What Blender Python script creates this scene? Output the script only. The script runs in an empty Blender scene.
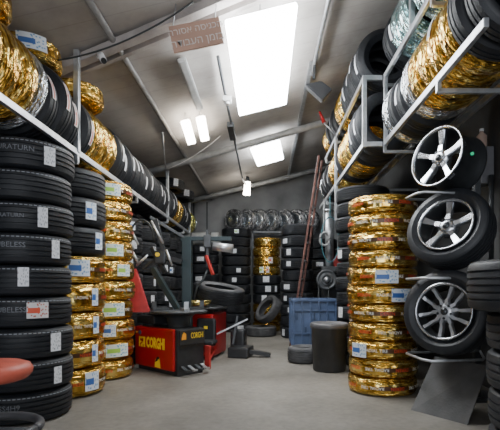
import bpy, bmesh, math, random
from mathutils import Vector, Matrix, noise
random.seed(7)
sc = bpy.context.scene
COL = sc.collection
PI = math.pi
F, CX, CY, H = 430.0, 265.0, 287.0, 0.95     # lens of the camera, its vanishing point and its height
ORD = ("first second third fourth fifth sixth seventh eighth ninth tenth eleventh twelfth thirteenth fourteenth fifteenth "
       "sixteenth seventeenth eighteenth nineteenth twentieth twenty-first twenty-second twenty-third twenty-fourth twenty-fifth "
       "twenty-sixth twenty-seventh twenty-eighth twenty-ninth thirtieth thirty-first thirty-second thirty-third thirty-fourth "
       "thirty-fifth thirty-sixth thirty-seventh thirty-eighth thirty-ninth fortieth").split()

# ------------------------------------------------------------------ materials
def new_mat(name):
    m = bpy.data.materials.new(name); m.use_nodes = True
    nt = m.node_tree; b = nt.nodes['Principled BSDF']
    return m, nt, b
def N(nt, typ, **kw):
    n = nt.nodes.new(typ)
    for k, v in kw.items():
        if k in n.inputs: n.inputs[k].default_value = v
        else: setattr(n, k, v)
    return n
def ramp(nt, fac, stops):
    r = N(nt, 'ShaderNodeValToRGB'); e = r.color_ramp.elements
    while len(e) < len(stops): e.new(0.5)
    for i, (p, c) in enumerate(stops):
        e[i].position = p; e[i].color = (*c, 1) if len(c) == 3 else c
    nt.links.new(fac, r.inputs[0]); return r
def plain(name, col, rough=.5, metal=0.0, emit=0, var=.12, scale=9.0, bump=.0, bscale=60, spec=.5):
    m, nt, b = new_mat(name)
    tc = N(nt, 'ShaderNodeTexCoord')
    no = N(nt, 'ShaderNodeTexNoise', Scale=scale, Detail=4.0)
    nt.links.new(tc.outputs['Object'], no.inputs['Vector'])
    c0 = tuple(max(0, x*(1-var*1.6)) for x in col); c1 = tuple(min(1, x*(1+var)) for x in col)
    r = ramp(nt, no.outputs['Fac'], [(.3, c0), (.7, c1)])
    nt.links.new(r.outputs[0], b.inputs['Base Color'])
    b.inputs['Roughness'].default_value = rough; b.inputs['Metallic'].default_value = metal
    b.inputs['Specular IOR Level'].default_value = spec
    if emit:
        b.inputs['Emission Color'].default_value = (*col, 1); b.inputs['Emission Strength'].default_value = emit
    if bump:
        n2 = N(nt, 'ShaderNodeTexNoise', Scale=float(bscale), Detail=3.0); nt.links.new(tc.outputs['Object'], n2.inputs['Vector'])
        bp = N(nt, 'ShaderNodeBump', Strength=bump, Distance=.01); nt.links.new(n2.outputs['Fac'], bp.inputs['Height'])
        nt.links.new(bp.outputs[0], b.inputs['Normal'])
    return m
def rubber(name, dash=False, base=(.018, .021, .027), rows=5):
    m, nt, b = new_mat(name)
    uv = N(nt, 'ShaderNodeUVMap')
    sep = N(nt, 'ShaderNodeSeparateXYZ'); nt.links.new(uv.outputs[0], sep.inputs[0])
    mp = N(nt, 'ShaderNodeMapping'); mp.inputs['Scale'].default_value = (34, 7, 1); nt.links.new(uv.outputs[0], mp.inputs[0])
    br = N(nt, 'ShaderNodeTexBrick', Scale=2.0); br.inputs['Mortar Size'].default_value = .05
    br.inputs['Color1'].default_value = (1, 1, 1, 1); br.inputs['Color2'].default_value = (.8, .8, .8, 1); br.inputs['Mortar'].default_value = (0, 0, 0, 1)
    nt.links.new(mp.outputs[0], br.inputs['Vector'])
    bp = N(nt, 'ShaderNodeBump', Strength=.5, Distance=.006); nt.links.new(br.outputs['Color'], bp.inputs['Height'])
    nt.links.new(bp.outputs[0], b.inputs['Normal'])
    mx = N(nt, 'ShaderNodeMix', data_type='RGBA'); mx.inputs[6].default_value = (base[0]*.4, base[1]*.4, base[2]*.4, 1); mx.inputs[7].default_value = (*base, 1)
    nt.links.new(br.outputs['Color'], mx.inputs[0])
    out = mx.outputs[2]
    if dash:
        # painted dashed line near one shoulder
        d = N(nt, 'ShaderNodeMath', operation='SUBTRACT'); d.inputs[1].default_value = .86; nt.links.new(sep.outputs[1], d.inputs[0])
        a = N(nt, 'ShaderNodeMath', operation='ABSOLUTE'); nt.links.new(d.outputs[0], a.inputs[0])
        l = N(nt, 'ShaderNodeMath', operation='LESS_THAN'); l.inputs[1].default_value = .014; nt.links.new(a.outputs[0], l.inputs[0])
        f = N(nt, 'ShaderNodeMath', operation='MULTIPLY'); f.inputs[1].default_value = 70; nt.links.new(sep.outputs[0], f.inputs[0])
        fr = N(nt, 'ShaderNodeMath', operation='FRACT'); nt.links.new(f.outputs[0], fr.inputs[0])
        g = N(nt, 'ShaderNodeMath', operation='LESS_THAN'); g.inputs[1].default_value = .65; nt.links.new(fr.outputs[0], g.inputs[0])
        mm = N(nt, 'ShaderNodeMath', operation='MULTIPLY'); nt.links.new(l.outputs[0], mm.inputs[0]); nt.links.new(g.outputs[0], mm.inputs[1])
        m2 = N(nt, 'ShaderNodeMix', data_type='RGBA'); m2.inputs[7].default_value = (.28, .30, .33, 1)
        nt.links.new(mm.outputs[0], m2.inputs[0]); nt.links.new(out, m2.inputs[6]); out = m2.outputs[2]
    nt.links.new(out, b.inputs['Base Color'])
    b.inputs['Roughness'].default_value = .5; b.inputs['Specular IOR Level'].default_value = .45
    return m
def foil(name, c_dark, c_mid, c_light, rough=.24, metal=.92):
    m, nt, b = new_mat(name)
    uv = N(nt, 'ShaderNodeUVMap'); oi = N(nt, 'ShaderNodeObjectInfo')
    add = N(nt, 'ShaderNodeVectorMath', operation='MULTIPLY_ADD'); nt.links.new(oi.outputs['Location'], add.inputs[0]); add.inputs[1].default_value = (3.1, 2.3, 4.7)
    nt.links.new(uv.outputs[0], add.inputs[2])
    mp = N(nt, 'ShaderNodeMapping'); mp.inputs['Scale'].default_value = (20, 7, 1); nt.links.new(add.outputs[0], mp.inputs[0])
    n1 = N(nt, 'ShaderNodeTexNoise', Scale=1.0, Detail=5.0, Distortion=.7); nt.links.new(mp.outputs[0], n1.inputs['Vector'])
    r = ramp(nt, n1.outputs['Fac'], [(.33, c_dark), (.47, c_mid), (.64, c_light)])
    nt.links.new(r.outputs[0], b.inputs['Base Color'])
    mp2 = N(nt, 'ShaderNodeMapping'); mp2.inputs['Scale'].default_value = (30, 11, 1); mp2.inputs['Rotation'].default_value = (0, 0, .12); nt.links.new(add.outputs[0], mp2.inputs[0])
    n2 = N(nt, 'ShaderNodeTexVoronoi', Scale=1.0); n2.feature = 'F1'; nt.links.new(mp2.outputs[0], n2.inputs['Vector'])
    sm = N(nt, 'ShaderNodeMath', operation='ADD'); nt.links.new(n1.outputs['Fac'], sm.inputs[0]); nt.links.new(n2.outputs['Distance'], sm.inputs[1])
    bp = N(nt, 'ShaderNodeBump', Strength=.8, Distance=.016); nt.links.new(sm.outputs[0], bp.inputs['Height']); nt.links.new(bp.outputs[0], b.inputs['Normal'])
    b.inputs['Metallic'].default_value = metal; b.inputs['Roughness'].default_value = rough
    return m
def sticker_mat(name, base, stripe, icons):
    """paper label: stripe = colour of the printed bar, icons = colour of the small printed marks"""
    m, nt, b = new_mat(name)
    uv = N(nt, 'ShaderNodeUVMap'); sep = N(nt, 'ShaderNodeSeparateXYZ'); nt.links.new(uv.outputs[0], sep.inputs[0])
    mp = N(nt, 'ShaderNodeMapping'); mp.inputs['Scale'].default_value = (9, 6, 1); nt.links.new(uv.outputs[0], mp.inputs[0])
    vo = N(nt, 'ShaderNodeTexVoronoi', Scale=1.0); vo.distance = 'CHEBYCHEV'; nt.links.new(mp.outputs[0], vo.inputs['Vector'])
    lt = N(nt, 'ShaderNodeMath', operation='LESS_THAN'); lt.inputs[1].default_value = .27; nt.links.new(vo.outputs['Distance'], lt.inputs[0])
    m1 = N(nt, 'ShaderNodeMix', data_type='RGBA'); m1.inputs[6].default_value = (*base, 1); m1.inputs[7].default_value = (*icons, 1); nt.links.new(lt.outputs[0], m1.inputs[0])
    out = m1.outputs[2]
    if stripe:
        def band(sock, lo, hi):
            a = N(nt, 'ShaderNodeMath', operation='GREATER_THAN'); a.inputs[1].default_value = lo; nt.links.new(sock, a.inputs[0])
            c = N(nt, 'ShaderNodeMath', operation='LESS_THAN'); c.inputs[1].default_value = hi; nt.links.new(sock, c.inputs[0])
            e = N(nt, 'ShaderNodeMath', operation='MULTIPLY'); nt.links.new(a.outputs[0], e.inputs[0]); nt.links.new(c.outputs[0], e.inputs[1]); return e
        bx = band(sep.outputs[0], .05, .60); by = band(sep.outputs[1], .32, .66)
        e = N(nt, 'ShaderNodeMath', operation='MULTIPLY'); nt.links.new(bx.outputs[0], e.inputs[0]); nt.links.new(by.outputs[0], e.inputs[1])
        m2 = N(nt, 'ShaderNodeMix', data_type='RGBA'); m2.inputs[7].default_value = (*stripe, 1)
        nt.links.new(e.outputs[0], m2.inputs[0]); nt.links.new(out, m2.inputs[6]); out = m2.outputs[2]
    nt.links.new(out, b.inputs['Base Color']); b.inputs['Roughness'].default_value = .45
    return m

M = {}
M['rubber'] = rubber('tread_rubber'); M['rubber_dash'] = rubber('tread_rubber_dashed', True)
M['side'] = plain('sidewall_rubber', (.016, .018, .022), .5, var=.2, scale=30)
M['oldrub'] = plain('dusty_rubber', (.075, .075, .078), .75, var=.2, scale=8, bump=.3)
M['gold'] = foil('gold_foil', (.20, .09, .01), (.74, .42, .06), (1.0, .78, .26), .2)
M['silver'] = foil('silver_foil', (.30, .33, .36), (.62, .66, .70), (.9, .93, .96), .2)
M['teal'] = foil('teal_foil', (.10, .22, .23), (.34, .52, .52), (.72, .85, .86), .22)
M['green'] = foil('green_gold_foil', (.22, .20, .03), (.60, .56, .12), (.9, .9, .4))
M['clear'] = foil('clear_wrap', (.03, .032, .036), (.16, .17, .19), (.75, .77, .8), .25, .6)
M['s_white'] = sticker_mat('paper_label', (.72, .74, .77), None, (.30, .32, .36))
M['s_blue'] = sticker_mat('blue_label', (.74, .79, .84), (.05, .14, .42), (.20, .38, .60))
M['s_green'] = sticker_mat('green_label', (.72, .80, .74), (.32, .58, .08), (.15, .38, .58))
M['s_red'] = sticker_mat('red_label', (.66, .64, .63), (.65, .10, .05), (.5, .12, .08))
M['s_bar'] = plain('white_paper_strip', (.74, .76, .80), .4, var=.05)
M['band'] = plain('printed_band_ink', (.09, .04, .015), .35, .3)
M['txt_w'] = plain('white_print', (.95, .90, .78), .5); M['txt_r'] = plain('red_print', (.80, .08, .03), .5)
M['txt_g'] = plain('grey_print', (.16, .17, .19), .6)
M['galv'] = plain('galvanised_steel', (.52, .54, .56), .36, .75, var=.15, scale=14)
M['dsteel'] = plain('dark_steel', (.075, .08, .085), .45, .5)
M['beam'] = plain('grey_painted_tube', (.50, .51, .51), .5, .1, var=.15)
M['oldsteel'] = plain('weathered_steel', (.26, .25, .24), .55, .3)
M['chrome'] = plain('polished_alloy', (.60, .62, .65), .25, .95, var=.06)
M['alloy'] = plain('silver_alloy', (.62, .64, .67), .32, .8, var=.06)
M['rimdark'] = plain('dark_rim_barrel', (.07, .075, .08), .28, .7)
M['black'] = plain('black_plastic', (.022, .023, .025), .42, var=.2)
M['blackm'] = plain('black_paint', (.03, .032, .035), .4, .2, var=.2)
M['red'] = plain('red_paint', (.42, .008, .010), .34, var=.12, scale=3, spec=.5)
M['dred'] = plain('worn_red_paint', (.42, .03, .025), .5, var=.25, scale=5)
M['dred2'] = plain('faded_red_paint', (.50, .045, .05), .45, var=.15)
M['teal_paint'] = plain('dark_teal_paint', (.018, .033, .037), .38, .2)
M['yellow'] = plain('yellow_print', (.90, .62, .03), .45, var=.04)
M['blue'] = plain('blue_crate_plastic', (.065, .10, .19), .5, var=.2, scale=4)
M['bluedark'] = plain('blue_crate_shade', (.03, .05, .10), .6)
M['redseat'] = plain('faded_red_vinyl', (.55, .11, .07), .5, var=.12, bump=.15)
M['board'] = plain('grey_rubber_sheet', (.085, .085, .085), .6, var=.25, scale=5, bump=.2)
M['whitep'] = plain('white_plastic', (.8, .8, .8), .35, var=.04)
M['lamp'] = plain('lamp_diffuser', (.93, .97, 1.0), .5, emit=34, var=0)
M['lamp2'] = plain('lamp_diffuser_small', (.93, .97, 1.0), .5, emit=26, var=0)
M['lampw'] = plain('warm_tube_light', (1.0, .92, .80), .5, emit=26, var=0)
M['tubeoff'] = plain('unlit_tube', (.42, .43, .43), .5)
M['orange'] = plain('orange_sign_board', (.52, .32, .24), .55, var=.1, scale=4)
M['signtxt'] = plain('sign_lettering', (.72, .66, .62), .5, var=.03)
M['wood'] = plain('weathered_white_wood', (.42, .38, .36), .7, var=.25, scale=3, bump=.3)
M['ladder'] = plain('worn_orange_paint', (.17, .075, .06), .55, .2, var=.4, scale=12)
M['green_glow'] = plain('green_sticker', (.03, .55, .25), .4, emit=.6)  # plain sticker, no lamp: a faint glow is put into its colour
M['skin'] = plain('beige_plastic', (.50, .36, .29), .5)
M['cable'] = plain('black_cable', (.03, .035, .035), .5)
M['hose'] = plain('teal_hose', (.05, .20, .24), .4)
M['tarp'] = plain('grey_tarpaulin', (.40, .41, .40), .6, var=.2, scale=6, bump=.3, bscale=14)

# concrete floor
m, nt, b = new_mat('concrete_floor'); tc = N(nt, 'ShaderNodeTexCoord')
n1 = N(nt, 'ShaderNodeTexNoise', Scale=.9, Detail=8.0, Roughness=.62); n2 = N(nt, 'ShaderNodeTexNoise', Scale=22.0, Detail=6.0)
for n in (n1, n2): nt.links.new(tc.outputs['Object'], n.inputs['Vector'])
r1 = ramp(nt, n1.outputs['Fac'], [(.32, (.115, .104, .088)), (.52, (.195, .180, .155)), (.72, (.27, .252, .222))])
r2 = ramp(nt, n2.outputs['Fac'], [(.3, (.75, .75, .75)), (.6, (1, 1, 1))])
mx = N(nt, 'ShaderNodeMix', data_type='RGBA', blend_type='MULTIPLY'); mx.inputs[0].default_value = .7
nt.links.new(r1.outputs[0], mx.inputs[6]); nt.links.new(r2.outputs[0], mx.inputs[7]); nt.links.new(mx.outputs[2], b.inputs['Base Color'])
bp = N(nt, 'ShaderNodeBump', Strength=.25, Distance=.01); nt.links.new(n2.outputs['Fac'], bp.inputs['Height']); nt.links.new(bp.outputs[0], b.inputs['Normal'])
b.inputs['Roughness'].default_value = .62; M['floor'] = m
# roof panels: long seams running down the shed, dirt
m, nt, b = new_mat('roof_panels'); tc = N(nt, 'ShaderNodeTexCoord'); sp = N(nt, 'ShaderNodeSeparateXYZ'); nt.links.new(tc.outputs['Object'], sp.inputs[0])
n1 = N(nt, 'ShaderNodeTexNoise', Scale=1.3, Detail=7.0, Roughness=.6); nt.links.new(tc.outputs['Object'], n1.inputs['Vector'])
r1 = ramp(nt, n1.outputs['Fac'], [(.3, (.26, .235, .215)), (.5, (.40, .375, .35)), (.7, (.48, .455, .43))])
f = N(nt, 'ShaderNodeMath', operation='MULTIPLY'); f.inputs[1].default_value = 1/.22; nt.links.new(sp.outputs[1], f.inputs[0])
fr = N(nt, 'ShaderNodeMath', operation='FRACT'); nt.links.new(f.outputs[0], fr.inputs[0])
r2 = ramp(nt, fr.outputs[0], [(0, (.72, .72, .72)), (.06, (1, 1, 1)), (.94, (1, 1, 1))])
mx = N(nt, 'ShaderNodeMix', data_type='RGBA', blend_type='MULTIPLY'); mx.inputs[0].default_value = .8
nt.links.new(r1.outputs[0], mx.inputs[6]); nt.links.new(r2.outputs[0], mx.inputs[7]); nt.links.new(mx.outputs[2], b.inputs['Base Color'])
b.inputs['Roughness'].default_value = .7; M['roof'] = m
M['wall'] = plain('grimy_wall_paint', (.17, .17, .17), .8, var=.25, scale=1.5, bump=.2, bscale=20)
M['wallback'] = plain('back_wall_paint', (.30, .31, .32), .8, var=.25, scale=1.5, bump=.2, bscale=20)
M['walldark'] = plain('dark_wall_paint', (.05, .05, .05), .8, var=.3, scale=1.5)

# ------------------------------------------------------------------ mesh tools
class MB:
    def __init__(s): s.bm = bmesh.new()
    def _merge(s, b2, mi=0, smooth=None):
        me = bpy.data.meshes.new('tmp')
        for f in b2.faces:
            f.material_index = mi
            if smooth is not None: f.smooth = smooth
        b2.to_mesh(me); b2.free(); s.bm.from_mesh(me); bpy.data.meshes.remove(me); return s
    def box(s, c, size, R=None, bev=0.0, mi=0):
        b = bmesh.new(); bmesh.ops.create_cube(b, size=1)
        bmesh.ops.scale(b, vec=size, verts=b.verts)
        if bev: bmesh.ops.bevel(b, geom=list(b.edges), offset=bev, segments=2, affect='EDGES', profile=.6)
        mt = Matrix.Translation(c) @ (R.to_4x4() if R is not None else Matrix())
        bmesh.ops.transform(b, matrix=mt, verts=b.verts); return s._merge(b, mi)
    def bar(s, p0, p1, w, h, bev=.003, up=Vector((0, 0, 1)), mi=0):
        p0, p1 = Vector(p0), Vector(p1); d = p1-p0; x = d.normalized()
        if abs(x.dot(up)) > .98: up = Vector((0, 1, 0))
        y = up.cross(x).normalized(); z = x.cross(y)
        R = Matrix((x, y, z)).transposed()
        return s.box((p0+p1)/2, (d.length, w, h), R, bev, mi)
    def cyl(s, p0, p1, r0, r1=None, seg=24, mi=0, cap=True):
        if r1 is None: r1 = r0
        p0, p1 = Vector(p0), Vector(p1); d = p1-p0
        b = bmesh.new(); bmesh.ops.create_cone(b, cap_ends=cap, segments=seg, radius1=r0, radius2=r1, depth=d.length)
        for f in b.faces: f.smooth = len(f.verts) == 4
        q = Vector((0, 0, 1)).rotation_difference(d.normalized())
        bmesh.ops.transform(b, matrix=Matrix.Translation((p0+p1)/2) @ q.to_matrix().to_4x4(), verts=b.verts)
        return s._merge(b, mi)
    def lathe(s, prof, mt=None, seg=48, closed=False, mi=0, cap=False):
        b = bmesh.new(); rings = []
        for (r, z) in prof:
            rings.append([b.verts.new((r*math.cos(2*PI*i/seg), r*math.sin(2*PI*i/seg), z)) for i in range(seg)])
        n = len(rings)
        for k in range(n if closed else n-1):
            A, B = rings[k], rings[(k+1) % n]
            for i in range(seg):
                j = (i+1) % seg; f = b.faces.new((A[i], A[j], B[j], B[i])); f.smooth = True
        if cap: b.faces.new(rings[0][::-1]); b.faces.new(rings[-1])
        bmesh.ops.recalc_face_normals(b, faces=b.faces)
        if mt is not None: bmesh.ops.transform(b, matrix=mt, verts=b.verts)
        return s._merge(b, mi)
    def tube(s, pts, r, seg=8, mi=0):
        pts = [Vector(p) for p in pts]; b = bmesh.new(); rings = []
        for i, p in enumerate(pts):
            t = (pts[min(i+1, len(pts)-1)]-pts[max(i-1, 0)]).normalized()
            u = t.cross(Vector((0, 0, 1)));
            if u.length < .1: u = t.cross(Vector((1, 0, 0)))
            u.normalize(); v = t.cross(u)
            rings.append([b.verts.new(p+u*r*math.cos(2*PI*k/seg)+v*r*math.sin(2*PI*k/seg)) for k in range(seg)])
        for A, B in zip(rings, rings[1:]):
            for k in range(seg):
                f = b.faces.new((A[k], A[(k+1) % seg], B[(k+1) % seg], B[k])); f.smooth = True
        b.faces.new(rings[0][::-1]); b.faces.new(rings[-1])
        return s._merge(b, mi)
    def prism(s, poly, z0, z1, mt=None, bev=0, mi=0):
        b = bmesh.new(); lo = [b.verts.new((x, y, z0)) for x, y in poly]; hi = [b.verts.new((x, y, z1)) for x, y in poly]
        b.faces.new(lo[::-1]); b.faces.new(hi)
        for i in range(len(poly)):
            j = (i+1) % len(poly); b.faces.new((lo[i], lo[j], hi[j], hi[i]))
        bmesh.ops.recalc_face_normals(b, faces=b.faces)
        if bev: bmesh.ops.bevel(b, geom=list(b.edges), offset=bev, segments=2, affect='EDGES')
        if mt is not None: bmesh.ops.transform(b, matrix=mt, verts=b.verts)
        return s._merge(b, mi)
    def mesh(s, name, mats):
        me = bpy.data.meshes.new(name); s.bm.to_mesh(me); s.bm.free()
        for mm in (mats if isinstance(mats, (list, tuple)) else [mats]): me.materials.append(mm)
        return me
    def build(s, name, mats, parent=None, label=None):
        """linked as one object; geometry is given in world coordinates and moved into the parent's frame"""
        me = s.mesh(name, mats)
        o = bpy.data.objects.new(name, me); COL.objects.link(o)
        if parent is not None:
            me.transform(WM[parent.name].inverted()); WM[o.name] = WM[parent.name].copy(); o.parent = parent
        else:
            bb = [v.co for v in me.vertices]
            c = Vector((sum(v.x for v in bb)/len(bb), sum(v.y for v in bb)/len(bb), min(v.z for v in bb)))
            me.transform(Matrix.Translation(-c)); o.location = c; WM[o.name] = Matrix.Translation(c)
        if label: o['label'] = label
        return o
WM = {}
def tag(o, label, cat, group=None):
    if not 4 <= len(label.split()) <= 16: print('LABEL', label)
    o['label'] = label; o['category'] = cat
    if group: o['group'] = group
    return o
def thing(name, label, cat, loc=(0, 0, 0), rz=0, group=None):
    o = bpy.data.objects.new(name, None); o.empty_display_size = .1; COL.objects.link(o)
    o.location = loc; o.rotation_euler = (0, 0, rz); WM[o.name] = Matrix.Translation(loc) @ Matrix.Rotation(rz, 4, 'Z')
    return tag(o, label, cat, group)
def struct(name, mb, mat):
    o = mb.build(name, mat); o['kind'] = 'structure'; return o
def text_bm(body, size, extrude=.0, spacing=1.0, bold=0.0):
    cu = bpy.data.curves.new('t', 'FONT'); cu.body = body; cu.size = size; cu.extrude = extrude; cu.resolution_u = 2; cu.offset = bold
    cu.align_x = 'CENTER'; cu.align_y = 'CENTER'; cu.space_character = spacing
    o = bpy.data.objects.new('t', cu); COL.objects.link(o); bpy.context.view_layer.update()
    dg = bpy.context.evaluated_depsgraph_get(); me = bpy.data.meshes.new_from_object(o.evaluated_get(dg))
    bpy.data.objects.remove(o); bpy.data.curves.remove(cu)
    return me
def text_into(mb, body, size, mt, bold=0.0):
    me = text_bm(body, size, .001, 1.0, bold); me.transform(mt); mb.bm.from_mesh(me); bpy.data.meshes.remove(me)
    return mb

# ------------------------------------------------------------------ tyres
def uv_lathe(prof, seg, mats_idx, disp=None, vmap=None):
    """closed profile [(r,z)], UV = (angle, v)"""
    b = bmesh.new(); n = len(prof); uvl = b.loops.layers.uv.new('UVMap'); rings = []
    for k, (r, z) in enumerate(prof):
        ring = []
        for i in range(seg):
            a = 2*PI*i/seg; rr = r; zz = z
            if disp: rr, zz = disp(r, z, a)
            ring.append(b.verts.new((rr*math.cos(a), rr*math.sin(a), zz)))
        rings.append(ring)
    for k in range(n):
        k2 = (k+1) % n; A, B = rings[k], rings[k2]
        for i in range(seg):
            j = (i+1) % seg
            f = b.faces.new((A[i], A[j], B[j], B[i])); f.smooth = True; f.material_index = mats_idx[k]
            v0, v1 = vmap[k], vmap[k2] if k2 else vmap[k]+.02
            for l, (uu, vv) in zip(f.loops, ((i/seg, v0), ((i+1)/seg, v0), ((i+1)/seg, v1), (i/seg, v1))): l[uvl].uv = (uu, vv)
    bmesh.ops.recalc_face_normals(b, faces=b.faces)
    return b
MESH = {}
def black_mesh(R, rin, w, dash=False, ng=4, old=False):
    key = ('black', R, rin, w, dash, ng, old)
    if key in MESH: return MESH[key]
    h = w/2; P = []; idx = []; V = []; rd = 1 if ng == 2 else 0
    def add(r, z, mi): P.append((r, z)); idx.append(mi); V.append(z/w+.5)
    add(rin, -h*.72, 1); add(rin+.012, -h*.80, 1); add(rin+.45*(R-rin), -h*1.0, 1); add(R-.045-.012*rd, -h*.97, 1); add(R-.02-.010*rd, -h*(.90-.04*rd), 0)
    tw = h*(.80-.12*rd); add(R-.008, -tw, 0)
    gw = .006
    for g in range(ng):
        zc = -tw + 2*tw*(g+1)/(ng+1); e = R-.004*(abs(zc)/tw)**2
        add(e, zc-gw, 0); add(e-.010, zc-gw*.7, 0); add(e-.010, zc+gw*.7, 0); add(e, zc+gw, 0)
    add(R-.008, tw, 0); add(R-.02-.010*rd, h*(.90-.04*rd), 1); add(R-.045-.012*rd, h*.97, 1); add(rin+.45*(R-rin), h, 1); add(rin+.012, h*.80, 1); add(rin, h*.72, 1)
    add(rin+.03, h*.78, 1); add(R-.03, h*.72, 1); add(R-.03, -h*.72, 1); add(rin+.03, -h*.78, 1)
    b = uv_lathe(P, 64, idx, None, V)
    for f in b.faces:
        pass
    for e in b.edges:
        if len(e.link_faces) == 2 and e.calc_face_angle(0) > .6: e.smooth = False
    me = bpy.data.meshes.new('black_tyre'); b.to_mesh(me); b.free()
    me.materials.append(M['oldrub'] if old else (M['rubber_dash'] if dash else M['rubber'])); me.materials.append(M['oldrub'] if old else M['side'])
    MESH[key] = me; return me
def foil_mesh(R, rin, w, mat, var=0, flat=0.0):
    key = ('foil', R, rin, w, mat, var, flat)
    if key in MESH: return MESH[key]
    h = w/2; P = []; K = 26
    rc = (R+rin)/2; ra = (R-rin)/2
    for k in range(K):                                       # superellipse section
        t = 2*PI*k/K; c, s = math.cos(t), math.sin(t); ex = .52+flat*1.4
        P.append((rc+ra*math.copysign(abs(c)**ex, c), h*math.copysign(abs(s)**ex, s)))
    off = var*13.7
    def disp(r, z, a):
        n1 = noise.noise(Vector((math.cos(a)*5+off, math.sin(a)*5, z*9)))
        n2 = abs(noise.noise(Vector((math.cos(a)*11+off, math.sin(a)*11, z*30+4))))
        return r-.004+.004*n1-.008*n2, z*(.985+.02*n1)
    b = uv_lathe(P, 120, [0]*K, disp, [k/K*3 for k in range(K)])
    me = bpy.data.meshes.new('wrapped_tyre'); b.to_mesh(me); b.free(); me.materials.append(M[mat])
    MESH[key] = me; return me
def sticker_mesh(R, da, z0, z1, mat, seg=8):
    key = ('st', R, da, z0, z1, mat)
    if key in MESH: return MESH[key]
    b = bmesh.new(); uvl = b.loops.layers.uv.new('UVMap'); rows = []
    for i in range(seg+1):
        a = -da/2+da*i/seg
        rows.append([b.verts.new((R*math.cos(a), R*math.sin(a), z)) for z in (z0, z1)])
    for i in range(seg):
        A, B = rows[i], rows[i+1]; f = b.faces.new((A[0], B[0], B[1], A[1])); f.smooth = True
        for l, uvv in zip(f.loops, ((i/seg, 0), ((i+1)/seg, 0), ((i+1)/seg, 1), (i/seg, 1))): l[uvl].uv = uvv
    me = bpy.data.meshes.new('label_sticker'); b.to_mesh(me); b.free(); me.materials.append(M[mat])
    MESH[key] = me; return me
def wrap_text_mesh(words, R, size, mat, flip=False, z=0.0):
    """words = [(string, centre angle)] bent around the tread"""
    key = ('txt', tuple(words), R, size, mat, flip, z)
    if key in MESH: return MESH[key]
    b = bmesh.new()
    for wd, ang in words:
        me = text_bm(wd, size); me2 = bmesh.new(); me2.from_mesh(me); bpy.data.meshes.remove(me)
        for v in me2.verts:
            x, y = (v.co.x, v.co.y) if not flip else (-v.co.x, -v.co.y)
            a = ang + x/R; v.co = Vector((R*math.cos(a), R*math.sin(a), y+z))
        t = bpy.data.meshes.new('t'); me2.to_mesh(t); me2.free(); b.from_mesh(t); bpy.data.meshes.remove(t)
    me = bpy.data.meshes.new('lettering'); b.to_mesh(me); b.free(); me.materials.append(M[mat]); MESH[key] = me; return me
LOOK = {'black': 'black', 'gold': 'gold foil-wrapped', 'silver': 'silver foil-wrapped', 'teal': 'pale teal foil-wrapped', 'green': 'yellow-green foil-wrapped'}
def child(name, me, root, spin=0.0):
    o = bpy.data.objects.new(name, me); COL.objects.link(o); o.parent = root; o.rotation_euler = (0, 0, spin); return o
def tyre(kind, R, rin, w, mt, label, group=None, stickers=(), dash=False, ng=4, text=None, flat=0.0, var=None, old=False):
    """stickers = [(material, facing angle in the tyre's plane, span rad, z0, z1)]; mt places the tyre (its axis is local Z)"""
    if kind == 'black':
        me = black_mesh(R, rin, w, dash, ng, old); nm = 'car_tyre'
    else:
        me = foil_mesh(R, rin-.02, w, kind, random.randrange(3) if var is None else var, flat); nm = 'wrapped_car_tyre'
    o = bpy.data.objects.new(nm, me); COL.objects.link(o); o.matrix_world = mt
    tag(o, label, 'tyre', group)
    rs = R+.003 if kind == 'black' else R+.002
    for (smat, a, da, z0, z1) in stickers:
        if kind == 'black': rr = rs
        else: rr = R+.006
        child('paper_label', sticker_mesh(rr, da, z0, z1, smat), o, a)
    if text is not None:
        sp, fl = text; tr = R+.0015
        child('printed_band', sticker_mesh(tr-.001, .85, -.018, .018, 'band', 16), o, sp+.62)
        for da in (0, 1.4): child('white_lettering', wrap_text_mesh([('RADIAL TIRE', 0)], tr+.001, .037, 'txt_w', fl), o, sp+da)
        for da in (.70, -.70): child('red_lettering', wrap_text_mesh([('DEREN', 0)], tr+.002, .040, 'txt_r', fl), o, sp+da)
    return o
def lying(x, y, z, spin=0, tilt=(0, 0)):
    return Matrix.Translation((x, y, z)) @ Matrix.Rotation(tilt[0], 4, 'X') @ Matrix.Rotation(tilt[1], 4, 'Y') @ Matrix.Rotation(spin, 4, 'Z')
def standing(x, y, z, yaw=0, lean=0):
    return Matrix.Translation((x, y, z)) @ Matrix.Rotation(yaw, 4, 'Z') @ Matrix.Rotation(lean, 4, 'X') @ Matrix.Rotation(PI/2, 4, 'X')
def stack(where, x, y, kinds, R, rin, hts, stickers=None, group=None, dash=False, jit=.012, texts=False, ng=4, look=None):
    """kinds bottom to top; stickers {index: [...]}; angles are world angles"""
    z = 0
    for i, k in enumerate(kinds):
        w = hts[i] if isinstance(hts, (list, tuple)) else hts
        jx, jy = random.uniform(-jit, jit), random.uniform(-jit, jit)
        # tyres rest on each other: spacing is the tyre's own width
        st = (stickers or {}).get(i, [])
        tx = None
        if texts and k == 'gold': tx = (texts[0]+random.uniform(-.7, .6), random.random() < .4)
        lab = f"{LOOK[k] if not look else look} tyre, {ORD[i]} from the floor, {where}"
        tyre(k, R, rin, w*.985, lying(x+jx, y+jy, z+w/2), lab, group, st, dash, ng, tx)
        z += w
    return z

T = lambda deg: math.radians(deg)
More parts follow.
